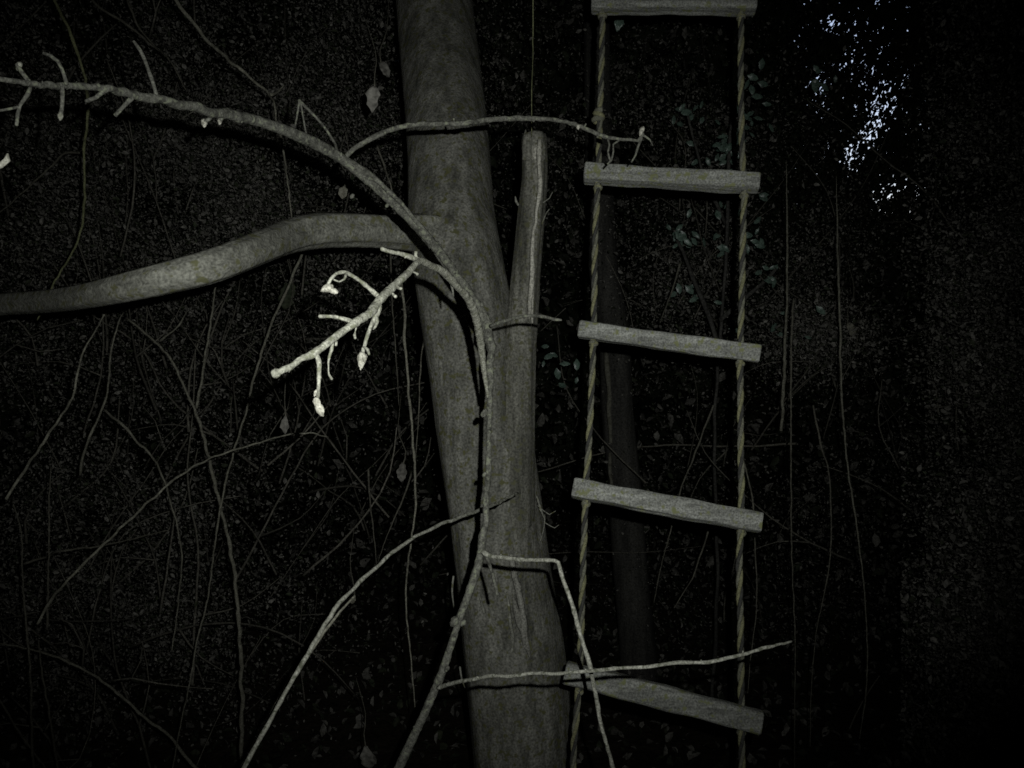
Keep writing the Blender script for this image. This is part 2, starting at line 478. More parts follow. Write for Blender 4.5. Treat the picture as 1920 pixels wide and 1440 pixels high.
tree = empty('tree', P(1010, 1890, 2.1))
tag(tree, 'grey barked leaning tree with a long bough and a sawn-off second stem', 'tree')
def barkf(seed, amp=0.05):
    rnd = random.Random(seed)
    ws = [(rnd.randint(2, 9), rnd.uniform(0, 6.28), rnd.uniform(-3, 3), rnd.uniform(0.3, 1)) for _ in range(9)]
    def f(s, a):
        return 1 + amp * sum(k[3] * math.sin(k[0] * a + k[1] + k[2] * s) for k in ws) / 3
    return f
m = MB()
m.tube(edge_path([(-2600, 500, 560, 3.8), (-1400, 600, 690, 3.45), (-700, 680, 800, 3.15), (-200, 728, 862, 2.85), (60, 748, 891, 2.56), (200, 760, 908, 2.36), (300, 766, 917, 2.24), (400, 767, 925, 2.17), (500, 775, 942, 2.1),
                  (600, 788, 962, 2.1), (700, 803, 978, 2.1), (780, 812, 990, 2.1), (850, 822, 1000, 2.1), (960, 838, 1016, 2.1), (1080, 852, 1032, 2.1), (1200, 863, 1054, 2.1), (1300, 873, 1067, 2.1),
                  (1440, 886, 1078, 2.1), (1650, 895, 1095, 2.1), (1820, 890, 1120, 2.1), (1940, 850, 1165, 2.1)], 2.1, 0.012), 48, 0.0, 0.0025, seed=3, radf=barkf(4, 0.05))
m.build('trunk', M['bark'], tree)
m = MB()
m.tube(edge_path([(253, 980, 1024), (262, 979, 1026), (330, 980, 1026), (400, 972, 1022), (500, 962, 1014), (560, 955, 1011), (650, 946, 1006), (750, 936, 1004), (850, 928, 1004), (960, 922, 1004), (1100, 925, 990)], 2.04, 0.012),
       28, 0.0, 0.008, seed=8, radf=barkf(9, 0.13))
M['stubbark'] = mat('stub_bark', (0.07, 0.07, 0.057), (0.27, 0.265, 0.225), 34, (1, 1, 0.1), 0.92, 0.8, 190, spots=(0.12, 0.12, 0.07), spotscale=70, bdist=0.006)
cut = m.build('cut_stem', M['stubbark'], tree)
for bx_, top_, wd_ in ((984, 246, 5), (992, 252, 6), (1003, 249, 7), (1013, 255, 6), (1020, 258, 4)):
    stem_mesh('splinter', M['pale_wood'] if bx_ in (1003,) else M['stubbark'], [(bx_ - 1, 300, wd_, 2.015), (bx_, 268, wd_, 2.02), (bx_ + 1, top_ + 4, wd_ * .6, 2.03), (bx_ + 2, top_ - 3, 0.8, 2.03)], tree, 6, 0.1, 0.15, crook=.2, nubs=0)
# split bark running down the sawn stem
for pts in ([(1011, 262, 4, 1.988), (1012, 330, 5, 1.985), (1009, 380, 4.5, 1.985), (1004, 415, 3, 1.985), (1000, 445, 1.5, 1.985)],
            [(1000, 425, 2, 1.985), (999, 470, 4, 1.98), (996, 530, 5.5, 1.975), (994, 570, 5, 1.975), (992, 598, 2, 1.985)],
            [(1000, 530, 1.5, 1.985), (998, 575, 3, 1.98), (998, 612, 2, 1.985)]):
    stem_mesh('bark_strip', M['pale_wood'], pts, tree, 6, 0.1, 0.15)
# torn pale streaks low on the trunk
M['scar'] = mat('torn_wood', (0.15, 0.147, 0.125), (0.34, 0.335, 0.295), 60, (1, 1, 0.1), 0.9, 0.5, 220)
for pts in ([(958, 1040, 4, 1.973), (970, 1100, 6.5, 1.966), (980, 1160, 7.5, 1.966), (988, 1205, 5, 1.966), (994, 1235, 2, 1.972)], [(962, 1120, 3, 1.972), (974, 1170, 7, 1.966), (982, 1200, 6, 1.966), (992, 1228, 2, 1.972)]):
    stem_mesh('bark_strip', M['scar'], pts, tree, 7, 0.1, 0.2, nubs=0)
for pts in (            [(950, 1110, 2, 1.972), (958, 1170, 4, 1.968), (962, 1200, 4, 1.968), (958, 1230, 2, 1.972)],
            [(842, 370, 3, 2.075), (842, 400, 4, 2.055), (841, 420, 2, 2.05)], [(868, 375, 2, 2.075), (873, 400, 4, 2.06), (876, 415, 2, 2.055)],
            [(900, 1120, 2, 1.98), (905, 1140, 3, 1.975), (908, 1150, 2, 1.975)],
            [(1006, 930, 2, 2.0), (1014, 955, 2.5, 2.0), (1022, 975, 1.5, 2.02)], [(1021, 965, 1.6, 2.02), (1020, 990, 1.5, 2.0), (1013, 1014, 1, 1.98)],
            [(1008, 948, 1, 2.0), (1030, 965, 1, 2.0), (1042, 958, .6, 2.0)], [(1022, 980, 1, 2.02), (1040, 990, .8, 2.02), (1048, 984, .5, 2.02)],
            [(1018, 380, 1, 2.02), (1030, 372, 1, 2.02), (1036, 360, .6, 2.02)], [(1016, 420, 1, 2.02), (1024, 400, 1, 2.02), (1030, 392, .6, 2.02)],
            [(972, 385, 2, 2.0), (968, 378, 2.5, 2.0), (966, 368, 1, 2.0)],
            [(850, 1080, 2, 2.1), (848, 1110, 2, 2.1), (851, 1140, 1.2, 2.1)], [(862, 1250, 2, 2.1), (866, 1275, 2, 2.1), (872, 1290, 1, 2.1)]):
    stem_mesh('bark_strip', M['bough'], pts, tree, 5, 0.1, 0.15)
# the long bough to the left
m = MB()
m.tube(px_path([(880, 460, 44, 2.12), (800, 438, 35, 2.04), (720, 433, 29, 1.95), (650, 430, 30, 1.87), (590, 432, 31, 1.80), (540, 443, 30, 1.72), (480, 467, 30, 1.57), (400, 499, 31, 1.45), (320, 521, 30, 1.43), (240, 540, 28, 1.46),
                (170, 553, 24, 1.55), (100, 562, 22, 1.72), (30, 568, 21, 1.9), (-60, 572, 20, 2.05), (-300, 560, 18, 2.3), (-600, 500, 12, 2.6)], 0.012), 26, 0.05, 0.01, seed=21, radf=barkf(22, 0.15))
m.build('bough', M['bough'], tree)
# bough high over the ladder that carries its ropes
m = MB()
m.tube(px_path([(640, -1000, 45, 3.4), (950, -1180, 34, 2.0), (1200, -1290, 28, 1.78), (1450, -1340, 24, 1.72), (1800, -1420, 14, 1.8)], 0.03), 16, 0.05, 0.02, seed=31, radf=barkf(32, 0.05))
m.build('bough', M['bark'], tree)

# slim pale tree behind the ladder
t2 = empty('sapling', P(1215, 1300, 4.3))
tag(t2, 'slim pale trunk standing in the dark behind the rope ladder', 'tree')
m = MB()
m.tube(px_path([(1110, -500, 22, 4.3), (1120, 200, 25, 4.3), (1130, 480, 27, 4.3), (1152, 620, 28, 4.3), (1160, 780, 30, 4.3), (1172, 900, 31, 4.3), (1182, 1050, 33, 4.3), (1195, 1200, 34, 4.3), (1210, 1400, 40, 4.3)], 0.05), 20, 0.05, 0.01, seed=41, radf=barkf(42, 0.06))
m.build('trunk', M['slimbark'], t2)
for pts in ([(1136, 660, 4, 4.235), (1142, 740, 6, 4.235), (1145, 830, 4, 4.235)], [(1143, 850, 3, 4.235), (1146, 920, 4, 4.235), (1150, 960, 2, 4.235)]):
    stem_mesh('bark_strip', M['stem'], pts, t2, 6, 0.1, 0.15, 0.03)

# ------------------------------------------------------------------ rope ladder
lad = empty('rope_ladder', P(1250, 1900, 1.5))
tag(lad, 'rope ladder of weathered wooden rungs on twisted yellow and dark rope', 'rope ladder')
def zl(py):            # distance of the ladder at this height in the picture
    return 1.74 - 0.24 * (py / 1400.0)
LROPE = [(1133, -1280), (1132, -600), (1131, -200), (1130, 25), (1128, 120), (1125, 205), (1122, 320), (1116, 450), (1113, 622), (1106, 800), (1098, 930), (1092, 1100), (1087, 1258), (1080, 1350), (1074, 1440), (1066, 1700), (1062, 1950)]
RROPE = [(1384, -1310), (1386, -600), (1388, -200), (1390, 10), (1389, 150), (1392, 300), (1396, 342), (1393, 450), (1391, 560), (1388, 658), (1389, 850), (1391, 970), (1386, 1050), (1388, 1150), (1390, 1330), (1391, 1440), (1392, 1700), (1392, 1950)]
def rope(pts, seed, dz):
    path = catmull([(P(x, y, zl(max(y, -200)) + dz), 0) for x, y in pts], 0.004 * 10)
    # resample evenly
    dense = []
    for i in range(len(path) - 1):
        a, b = path[i][0], path[i + 1][0]
        k = max(1, int((b - a).length / 0.005))
        for j in range(k): dense.append(a.lerp(b, j / k))
    Rr = 0.0060
    m = MB()
    for s in range(3):
        acc = 0; q = []
        for i, p in enumerate(dense):
            if i: acc += (p - dense[i - 1]).length
            a = 2 * math.pi * acc / 0.082 + s * 2.094 + seed + 0.5 * math.sin(acc * 7 + seed)
            q.append((p + Vector((math.cos(a), -math.sin(a), 0)) * Rr * 0.52, Rr * (0.66 if s == 0 else 0.60)))
        m.tube(q, 6, 0.0, 0.07, mi=s, seed=50 + s + seed)
    return m.build('rope', None, lad, mats=[M['rope_y'], M['rope_g'], M['rope_d']])
ropeL = rope(LROPE, 1, 0.019); ropeR = rope(RROPE, 4, -0.016)     # the ropes run through holes near the rung ends
def knot(par, px, py, z, r, seed, sq=1.3):
    m = MB()
    rnd = random.Random(seed)
    c = P(px, py, z)
    for s in range(2):
        q = []
        ax = Vector((rnd.uniform(-.5, .5), rnd.uniform(-.3, .3), 1)).normalized()
        u = ax.orthogonal().normalized(); v = ax.cross(u)
        for i in range(15):
            a = i / 14 * 2 * math.pi * 1.35 + s * 2
            q.append((c + (u * math.cos(a) + v * math.sin(a)) * r * 0.62 + ax * r * sq * (i / 14 - 0.5) * (1 if s else -1), r * 0.46))
        m.tube(q, 7, 0, 0.05, mi=s, seed=seed + s)
    return m.build('knot', None, par, mats=[M['rope_y'], M['rope_g']])
knot(ropeL, 1123, 217, zl(217) + 0.019, R(11.5, zl(217)), 61, 1.9)
RUNGS = [((1112, 5), (1415, 7), 18), ((1098, 325), (1420, 343), 18), ((1088, 617), (1421, 663), 17.5), ((1077, 915), (1424, 980), 20), ((1062, 1262), (1424, 1354), 23)]
for i, ((ax, ay), (bx, by), hw) in enumerate(RUNGS):
    za = zl(ay) + 0.02; zb = zl(by) - 0.02
    A = P(ax, ay, za); B = P(bx, by, zb)
    r = R(hw, (za + zb) / 2)
    rnd = random.Random(70 + i)
    n = 44
    bow = rnd.uniform(-0.05, 0.05)
    q = []
    for j in range(n + 1):
        t = j / n
        p = A.lerp(B, t) + Vector((0, 0, math.sin(t * math.pi) * r * bow))
        e = 1.0
        q.append((p, r * (1.0 + 0.04 * math.sin(t * 9 + i) + 0.03 * math.sin(t * 23 + i * 2)) * e))
    ex = (8.0, 7.0, 9.0, 8.0, 4.5)[i]; tw_ = (0.1, 0.2, 0.05, 0.3, 0.22)[i]
    cr = [(rnd.uniform(0, 6.28), rnd.uniform(.0, 1)) for _ in range(3)]
    def rf(s, a, ex=ex, tw_=tw_, i=i, cr=cr):
        b_ = a + tw_
        k = 0.93 / (abs(math.cos(b_)) ** ex + abs(math.sin(b_)) ** ex) ** (1 / ex)
        k *= 1 + 0.025 * math.sin(3 * a + s * 11 + i) + 0.02 * math.sin(7 * a + s * 5)
        for c_, l_ in cr:                                   # drying cracks
            d_ = abs((a - c_ - 0.3 * math.sin(s * 9 + l_ * 6) + math.pi) % (2 * math.pi) - math.pi)
            if d_ < 0.12 and l_ * 0.2 < s < 0.12 + l_ * 0.25: k *= 0.93
        return k
    ax_ = (B - A).normalized()
    q = [(A - ax_ * 0.0025, r * 0.93), ] + q + [(B + ax_ * 0.0025, r * 0.93)]
    m = MB(); m.tube(q, 40, 0, 0.008, seed=80 + i, radf=rf, up0=Vector((0, 0, 1)), cap=0.02)
    rg = m.build('rung', M['rung'], lad, smooth=False)
    # stopper knots under the rung, where the ropes come out of their holes
    for rp, pts in ((ropeL, LROPE), (ropeR, RROPE)):
        xx = np.interp(ay if rp is ropeL else by, [p[1] for p in pts], [p[0] for p in pts])
        t = (xx - ax) / (bx - ax)
        yy = ay + (by - ay) * t
        z_ = za + (zb - za) * t
        knot(rp, xx, yy + hw + 6, z_, R(8.5, z_), 90 + i * 3, 1.0)

# ------------------------------------------------------------------ the forked branch in front of the tree
br = empty('branch', P(640, 1640, 1.1))
tag(br, 'forked bare branch arching across the trunk, its nearest twig glaring white with withered pods', 'branch')
def shoot(pts, mt='vine', sides=7, lump=0.12, name='side_shoot', par=br, wob=0.25, seed=0):
    pts = [(a, b, h * 0.84, z) for a, b, h, z in pts]
    return stem_mesh(name, M[mt], pts, par, sides, wob, lump, 0.006, seed, nubs=0.06)
# main stem, rising from below the picture to the fork, then away up to the left
main = [(600, 1800, 11, 1.18), (690, 1580, 10, 1.16), (752, 1430, 9.5, 1.15), (800, 1330, 9, 1.15), (832, 1255, 9, 1.15), (858, 1165, 8.5, 1.16), (885, 1090, 9, 1.17), (903, 1030, 9, 1.18), (911, 960, 7, 1.19), (915, 880, 6.2, 1.20),
        (917, 800, 6, 1.21), (919, 720, 7, 1.22), (920, 660, 9.5, 1.22), (913, 610, 13, 1.23), (893, 570, 13, 1.24), (862, 528, 10.5, 1.25), (828, 478, 10.5, 1.27), (790, 430, 10.5, 1.28), (748, 388, 10.5, 1.28), (700, 345, 10.5, 1.26), (650, 303, 11.5, 1.24),
        (600, 275, 11.5, 1.20), (540, 248, 12, 1.15), (480, 226, 12.5, 1.10), (430, 216, 11, 1.05), (380, 206, 10.5, 1.0), (320, 191, 10, 0.95), (260, 180, 9.5, 0.91), (210, 168, 8.5, 0.87), (160, 162, 7.5, 0.84), (110, 161, 7.5, 0.80), (60, 158, 7, 0.77), (30, 153, 6, .75), (-20, 146, 5.5, 0.73), (-160, 130, 4, .68)]
main = [(a, b, h * 0.84, z) for a, b, h, z in main]
m = MB(); m.tube(px_path(main, 0.0045), 14, 0.22, 0.14, seed=100)
# small nodes and leaf scars along the stem
rnd = random.Random(101)
mp_ = px_path(main, 0.004)
for i in range(0, len(mp_) - 3, 1):
    if rnd.random() < 0.16:
        p, r = mp_[i]
        d = Vector((rnd.uniform(-1, 1), rnd.uniform(-1, 0.2), rnd.uniform(-1, 1))).normalized()
        m.blob(p + d * r * 0.9, r * rnd.uniform(.2, .42), r * rnd.uniform(.2, .42), r * rnd.uniform(.25, .55), seed=i + 1, lump=.25, seg=6, ring=4)
m.build('stem', M['vine'], br)
# second stem lying along the upper run (two stems side by side there)
shoot([(640, 292, 6, 1.25), (672, 312, 7, 1.25), (705, 335, 7, 1.255), (735, 366, 6, 1.26), (765, 396, 5, 1.27), (800, 436, 4, 1.275)])
# the near twig
twig = [(914, 745, 3.1, 1.18), (908, 690, 5.4, 1.16), (902, 640, 7.2, 1.13), (893, 598, 8.6, 1.09), (876, 560, 8.6, 1.04), (855, 533, 8.1, 0.993), (830, 511, 7.7, 0.950), (808, 497, 7.2, 0.914), (786, 490, 7.2, 0.878), (765, 513, 7.7, 0.842), (742, 535, 8.1, 0.813), (716, 560, 9.5, 0.784),
        (695, 585, 8.6, 0.762), (665, 605, 8.6, 0.741), (630, 632, 7.7, 0.719), (590, 660, 7.7, 0.698), (555, 680, 6.8, 0.683), (520, 700, 6.3, 0.669)]
twig = [(a, b, h * 0.9, z) for a, b, h, z in twig]
m = MB(); m.tube(px_path(twig, 0.003), 14, 0.2, 0.15, seed=110)
m.blob(P(517, 700, .669), R(9, .669), R(9, .669), R(9, .669), seed=3)
tw = m.build('twig', M['shoot'], br)
def near(pts, sides=8, seed=0):
    pts = [(a, b, h * 0.84, z) for a, b, h, z in pts]
    return stem_mesh('side_shoot', M['shoot'], pts, tw, sides, 0.2, 0.16, 0.003, seed, nubs=0.05)
near([(790, 491, 6.5, 0.885), (765, 483, 5.5, 0.870), (740, 473, 5, 0.856), (715, 465, 4.8, 0.842)])
near([(784, 490, 4, 0.878), (779, 480, 3.5, 0.878), (780, 472, 3.5, 0.878)])
near([(712, 558, 5.5, 0.784), (690, 538, 4.6, 0.777), (665, 519, 4.6, 0.766), (645, 509, 5, 0.755), (630, 514, 4.5, 0.748), (620, 525, 4, 0.741), (614, 538, 4, 0.741)])
near([(650, 512, 3, 0.755), (645, 524, 2.4, 0.748), (636, 528, 2.2, 0.744), (626, 524, 2, 0.741)])
near([(668, 606, 5, 0.741), (648, 599, 4.2, 0.734), (622, 594, 4.2, 0.726), (598, 593, 4.5, 0.719)])
near([(710, 572, 6.5, 0.777), (705, 592, 5.5, 0.773), (697, 612, 4.5, 0.770), (688, 635, 4.5, 0.762), (681, 655, 4.5, 0.759), (678, 672, 4.2, 0.755)])
near([(702, 592, 5, 0.773), (706, 602, 4, 0.770), (703, 612, 3.2, 0.770), (700, 618, 2, 0.770)])
near([(682, 652, 3, 0.759), (689, 656, 3, 0.755), (692, 665, 2.5, 0.755)])
near([(590, 662, 4.5, 0.698), (597, 678, 5.5, 0.698), (597, 700, 4.8, 0.694), (598, 725, 4.2, 0.690), (597, 745, 4.2, 0.690)])
near([(623, 640, 3.5, 0.719), (621, 655, 3.5, 0.719), (618, 668, 3.2, 0.719), (616, 688, 1.6, 0.719), (617, 702, 2.6, 0.719), (623, 711, 3.4, 0.719)])
near([(630, 640, 3, 0.719), (629, 648, 3, 0.719)])
near([(548, 685, 2.5, 0.683), (543, 692, 2.5, 0.683), (541, 697, 2, 0.683)])
near([(560, 681, 2, 0.683), (553, 686, 1.6, 0.683)])
near([(668, 608, 2.2, 0.741), (666, 622, 1.2, 0.741), (664, 628, 3, 0.741), (666, 635, 3, 0.741)])
near([(733, 548, 3, 0.806), (738, 554, 3, 0.806), (742, 557, 3.2, 0.802)])
near([(745, 538, 4, 0.813), (753, 541, 3, 0.809)])
near([(772, 508, 2, 0.849), (781, 512, 2, 0.849), (784, 514, 3.4, 0.849)])
def pod(px, py, z, a, b, ang, seed, parent=tw, mt='bud', pinch=0.5):
    m = MB()
    rot = Matrix.Rotation(ang, 3, 'Y')
    a *= 1.2; b *= 1.2
    m.blob(P(px, py, z), R(a, z), R(a * .8, z), R(b, z), rot, lump=0.14, seg=12, ring=9, seed=seed, pinch=pinch)
    return m.build('pod', M[mt], parent)
pod(613, 541, 0.741, 9, 10, 1.2, 1); pod(623, 545, 0.741, 6, 9, 1.8, 2); pod(629, 548, 0.741, 3.5, 4, 1.6, 3)
pod(678, 677, 0.755, 11, 14, 0.1, 4, pinch=0.75); pod(683, 672, 0.752, 5, 6, 0, 5)
pod(595, 757, 0.690, 7.5, 10, -.3, 6); pod(600, 768, 0.690, 7.5, 11, -.4, 7, pinch=.3); pod(602, 773, 0.689, 5, 6, 0, 8)
pod(592, 737, 0.690, 4, 6, 0.4, 9)
# shoots along the far upper run
for k, pts in enumerate((
    [(648, 292, 5.5, 1.24), (668, 272, 5.5, 1.24), (705, 254, 5.8, 1.24), (760, 240, 6, 1.24), (820, 231, 6, 1.25), (880, 228, 6, 1.26), (940, 225, 5.8, 1.27), (1005, 220, 5.5, 1.28), (1045, 227, 5.2, 1.28), (1095, 240, 5, 1.29), (1120, 248, 5, 1.29), (1140, 259, 4.5, 1.29), (1170, 261, 3.6, 1.29), (1195, 263, 3.4, 1.29), (1206, 252, 3, 1.29), (1203, 245, 3, 1.29)],
    [(1140, 260, 2.6, 1.29), (1143, 272, 2.2, 1.29), (1140, 285, 2.2, 1.29), (1144, 300, 2.4, 1.29)], [(1162, 263, 2.5, 1.29), (1150, 271, 2.4, 1.29), (1150, 285, 2, 1.29), (1146, 300, 2.4, 1.29), (1139, 308, 2, 1.29)],
    [(1203, 258, 3, 1.29), (1196, 275, 2.6, 1.29), (1192, 290, 2.2, 1.29), (1184, 304, 2, 1.29)], [(1207, 254, 2.6, 1.29), (1219, 262, 2, 1.29), (1224, 273, 1.6, 1.29)],
    [(632, 290, 3.6, 1.23), (630, 272, 3, 1.23), (612, 245, 3, 1.23), (590, 218, 3, 1.22), (570, 196, 3.2, 1.22), (561, 187, 3.5, 1.22)], [(562, 188, 3, 1.22), (557, 212, 2.2, 1.22), (554, 235, 2, 1.22)], [(563, 192, 2.6, 1.22), (570, 225, 2.2, 1.22), (576, 262, 2.2, 1.22)],
    [(295, 181, 4.5, .93), (287, 155, 4, .93), (272, 115, 4, .93), (262, 94, 4, .93), (251, 78, 4, .93)],
    [(125, 158, 4.5, .80), (120, 142, 4.5, .80), (108, 115, 4.8, .80), (95, 104, 4, .80), (82, 99, 4, .80)],
    [(58, 157, 5, .77), (48, 143, 5, .77), (38, 130, 5, .77), (33, 121, 5.5, .77)],
    [(57, 160, 4.5, .77), (52, 178, 4.5, .76), (40, 198, 4, .76), (34, 215, 4, .755), (30, 235, 3.5, .75)],
    [(38, 200, 3.5, .76), (18, 204, 3.5, .75), (-10, 208, 3, .74)],
    [(118, 163, 4.5, .80), (118, 185, 4.5, .80), (116, 205, 4, .80), (113, 216, 4.5, .80)],
    [(194, 172, 5, .86), (180, 184, 4.6, .86), (165, 189, 4.5, .86), (160, 190, 4, .86)],
    [(248, 184, 5, .90), (232, 200, 4.2, .90), (216, 217, 4.2, .90)],
    [(418, 216, 4, 1.04), (412, 226, 4.5, 1.04)], [(402, 214, 3, 1.02), (392, 224, 4, 1.02), (384, 229, 5, 1.02)],
    [(920, 612, 4.5, 1.22), (940, 603, 4, 1.20), (965, 597, 4, 1.19), (995, 593, 4, 1.18), (1020, 594, 3.6, 1.17), (1040, 599, 3.2, 1.16), (1053, 600, 2.6, 1.16)],
    [(846, 525, 4, 1.0), (849, 545, 2.5, 1.0), (850, 556, 2, 1.0)],
)):
    shoot(pts, 'vine', seed=200 + k)
# pale young shoots low on the branch
shoot([(905, 1034, 6.5, 1.17), (920, 1043, 5.5, 1.16), (950, 1047, 5, 1.14), (1000, 1050, 4.8, 1.11), (1040, 1052, 5, 1.09), (1047, 1055, 5.2, 1.088), (1053, 1078, 5, 1.08), (1070, 1130, 5, 1.07), (1090, 1195, 5, 1.06), (1107, 1255, 5, 1.05), (1120, 1320, 4.8, 1.05), (1136, 1390, 4.6, 1.05), (1152, 1445, 4.5, 1.05), (1200, 1600, 4, 1.05)], 'cane', wob=0.1, seed=240)
shoot([(912, 1042, 5, 1.17), (920, 1065, 4.4, 1.165), (928, 1095, 4.2, 1.16), (933, 1116, 3.6, 1.155)], 'vine', seed=241)
shoot([(822, 1290, 5.3, 1.14), (840, 1284, 4.8, 1.12), (880, 1275, 4.4, 1.08), (960, 1266, 4.2, 1.03), (1060, 1261, 4.2, .99), (1160, 1253, 4.2, .97), (1250, 1245, 4.2, .96), (1330, 1240, 4.2, .96), (1390, 1228, 4.2, .97), (1440, 1214, 3.9, .98), (1484, 1203, 2.6, 1.0)], 'cane', wob=0.12, lump=.06, seed=242)
for k, (x, y, z, a) in enumerate(((852, 1166, 1.15, 9), (868, 1168, 1.15, 6), (838, 1254, 1.14, 5), (908, 890, 1.19, 4.5), (908, 775, 1.2, 7), (660, 368, 1.24, 4.5), (726, 385, 1.27, 4))):
    pod(x, y, z, a * .8, a, 0.6, 300 + k, br, 'vine', 0.2)
pod(113, 219, .80, 5.5, 6, 0, 320, br, 'shoot'); pod(383, 231, 1.02, 6.5, 6.5, 0, 321, br, 'bud'); pod(412, 228, 1.04, 4.5, 5, 0, 322, br, 'bud'); pod(1203, 246, 1.29, 5, 8, 0.4, 323, br, 'bud'); pod(1084, 238, 1.285, 4, 4, 0, 324, br, 'bud'); pod(35, 124, .77, 6, 7, 0.4, 325, br, 'shoot')

# ------------------------------------------------------------------ separate stems
def thing(name, cat, label, mt, pts, group=None, sides=7, extra=(), wob=0.25, lump=0.12, step=0.015, seed=0):
    """one stem; extra = forks that belong to it"""
    if not extra:
        o = stem_mesh(name, M[mt], pts, None, sides, wob, lump, step, seed)
    else:
        x = max(pts, key=lambda p: p[1])
        o = empty(name, P(x[0], x[1], x[3]))
        stem_mesh('stem', M[mt], pts, o, sides, wob, lump, step, seed)
        for e in extra:
            stem_mesh('side_shoot', M[mt], e, o, sides, wob, lump, step, seed + 1)
    return tag(o, label, cat, group)

def at(z, h, *xy):
    """same depth and half width all along, tapering slightly"""
    n = len(xy)
    return [(x, y, h * 0.62 * (1.15 - 0.65 * i / max(1, n - 1)), z + 0.04 * math.sin(i * 1.7 + x * .01)) for i, (x, y) in enumerate(xy)]

thing('arching_cane', 'cane', 'pale slender stem arching up to the trunk from the bottom edge', 'cane',
      [(300, 1760, 5.1, 1.0), (400, 1550, 4.7, 1.0), (462, 1432, 4.3, 1.0), (510, 1345, 4.3, 1.01), (560, 1255, 4.3, 1.03), (610, 1170, 4.1, 1.06), (655, 1112, 3.9, 1.10), (700, 1067, 3.7, 1.15), (760, 1020, 3.6, 1.22), (820, 985, 3.5, 1.30), (895, 958, 3.4, 1.42), (930, 945, 3.1, 1.5), (970, 924, 2.3, 1.6)], wob=.15, lump=.06, step=.01, seed=401)
thing('thin_cane', 'cane', 'thin grey stem close along the pale arching stem, bottom edge', 'stem',
      [(395, 1540, 3.2, 1.2), (485, 1388, 3.2, 1.2), (520, 1320, 3.2, 1.2), (552, 1262, 3, 1.21), (580, 1225, 2.8, 1.22), (622, 1166, 2.5, 1.25), (665, 1117, 2, 1.28)], wob=.2, step=.015, seed=402)
G = 'stems hanging in the undergrowth'
thing('hanging_vine', 'vine', 'dim vine slanting from the top edge to the upper branch, with a hanging tip', 'stem',
      at(2.2, 5.5, (280, -90), (330, 0), (375, 58), (412, 98), (450, 130), (485, 158), (506, 178), (515, 200), (518, 232)), G, extra=[at(2.2, 3.5, (518, 228), (528, 262), (534, 300), (540, 345), (547, 410)), at(2.2, 4, (508, 178), (524, 170), (532, 160))], seed=403)
thing('hanging_vine', 'vine', 'kinked greenish vine hanging behind the tip of the upper branch down to the bough', 'greenstem',
      at(2.2, 4.5, (85, -60), (105, 5), (130, 58), (148, 108), (160, 150), (164, 195), (163, 225), (158, 290), (158, 370), (154, 425), (136, 472), (115, 508), (98, 537), (82, 575), (70, 600)), G, seed=404)
thing('hanging_vine', 'vine', 'faint straight twig sloping down at top, ending above the upper branch', 'darkstem', at(2.6, 4, (150, -20), (190, 15), (240, 48), (285, 85), (318, 113), (348, 168)), G, seed=405)
thing('hanging_vine', 'vine', 'faint curved twig at the top edge beside the straight one', 'darkstem', at(2.8, 3.5, (225, -40), (245, 15), (262, 55), (292, 88), (312, 108)), G, seed=406)
thing('bare_cane', 'cane', 'faint stem sloping to the left edge above the bough', 'darkstem', at(2.8, 3.5, (162, 286), (122, 288), (98, 310), (60, 345), (0, 398), (-60, 440)), G, seed=407)
thing('curled_twig', 'twig', 'small bright curled twig tip at the left edge', 'bud', [(-60, 335, 4, .7), (-8, 316, 5, .7), (8, 306, 5.5, .7), (15, 300, 5.5, .7), (14, 288, 2, .7)], step=.004, seed=408)
thing('bare_cane', 'cane', 'long straight thin stem leaning from under the bough to the bottom edge', 'stem',
      at(2.5, 3.6, (572, 460), (545, 528), (520, 582), (498, 638), (475, 715), (455, 795), (437, 850), (420, 920), (408, 985), (398, 1060), (388, 1130), (370, 1200), (356, 1280), (338, 1362), (322, 1450), (300, 1560)), G, seed=409)
thing('bare_cane', 'cane', 'thickest of the dim stems, curving from under the bough to the bottom edge', 'stem',
      at(2.5, 6, (452, 1600), (453, 1500), (453, 1410), (453, 1270), (446, 1140), (437, 1060), (426, 1000), (411, 940), (398, 885), (386, 835), (368, 775), (345, 725), (322, 676), (290, 640), (240, 598)), G,
      extra=[at(2.5, 3.8, (369, 765), (376, 725), (386, 660), (396, 600), (405, 530), (410, 500)), at(2.5, 3, (300, 640), (335, 610), (352, 580))], seed=411)
thing('bare_cane', 'cane', 'bright crooked stem slanting down to the left edge below the bough', 'stem', at(1.9, 4, (12, 936), (40, 890), (80, 832), (92, 812), (112, 784), (136, 745), (145, 702), (158, 655), (178, 622), (195, 590)), G, seed=413)
thing('bare_cane', 'cane', 'kinked stem with a drooping fork, between the bright crooked stem and the thickest dim stem', 'stem', at(2.4, 3.6, (150, 890), (158, 850), (172, 810), (192, 766), (203, 722), (208, 662), (222, 605), (232, 585)), G,
      extra=[at(2.5, 3.4, (194, 768), (228, 795), (252, 822), (282, 853), (300, 882), (312, 912), (322, 950), (334, 995), (341, 1040), (338, 1090), (332, 1150), (322, 1220))], seed=414)
thing('arching_cane', 'cane', 'dim arching stem sweeping down from a withered leaf to the lower left', 'stem', at(2.0, 4, (70, 1170), (95, 1126), (130, 1085), (180, 1035), (250, 968), (300, 922), (340, 890), (378, 867), (425, 848), (480, 832), (535, 816), (580, 812), (616, 820)), G, step=.012, seed=415)
thing('bare_cane', 'cane', 'short upright thin stem low near the left edge', 'darkstem', at(2.3, 3, (88, 1180), (90, 1100), (92, 1000), (92, 940), (96, 876)), G, seed=416)
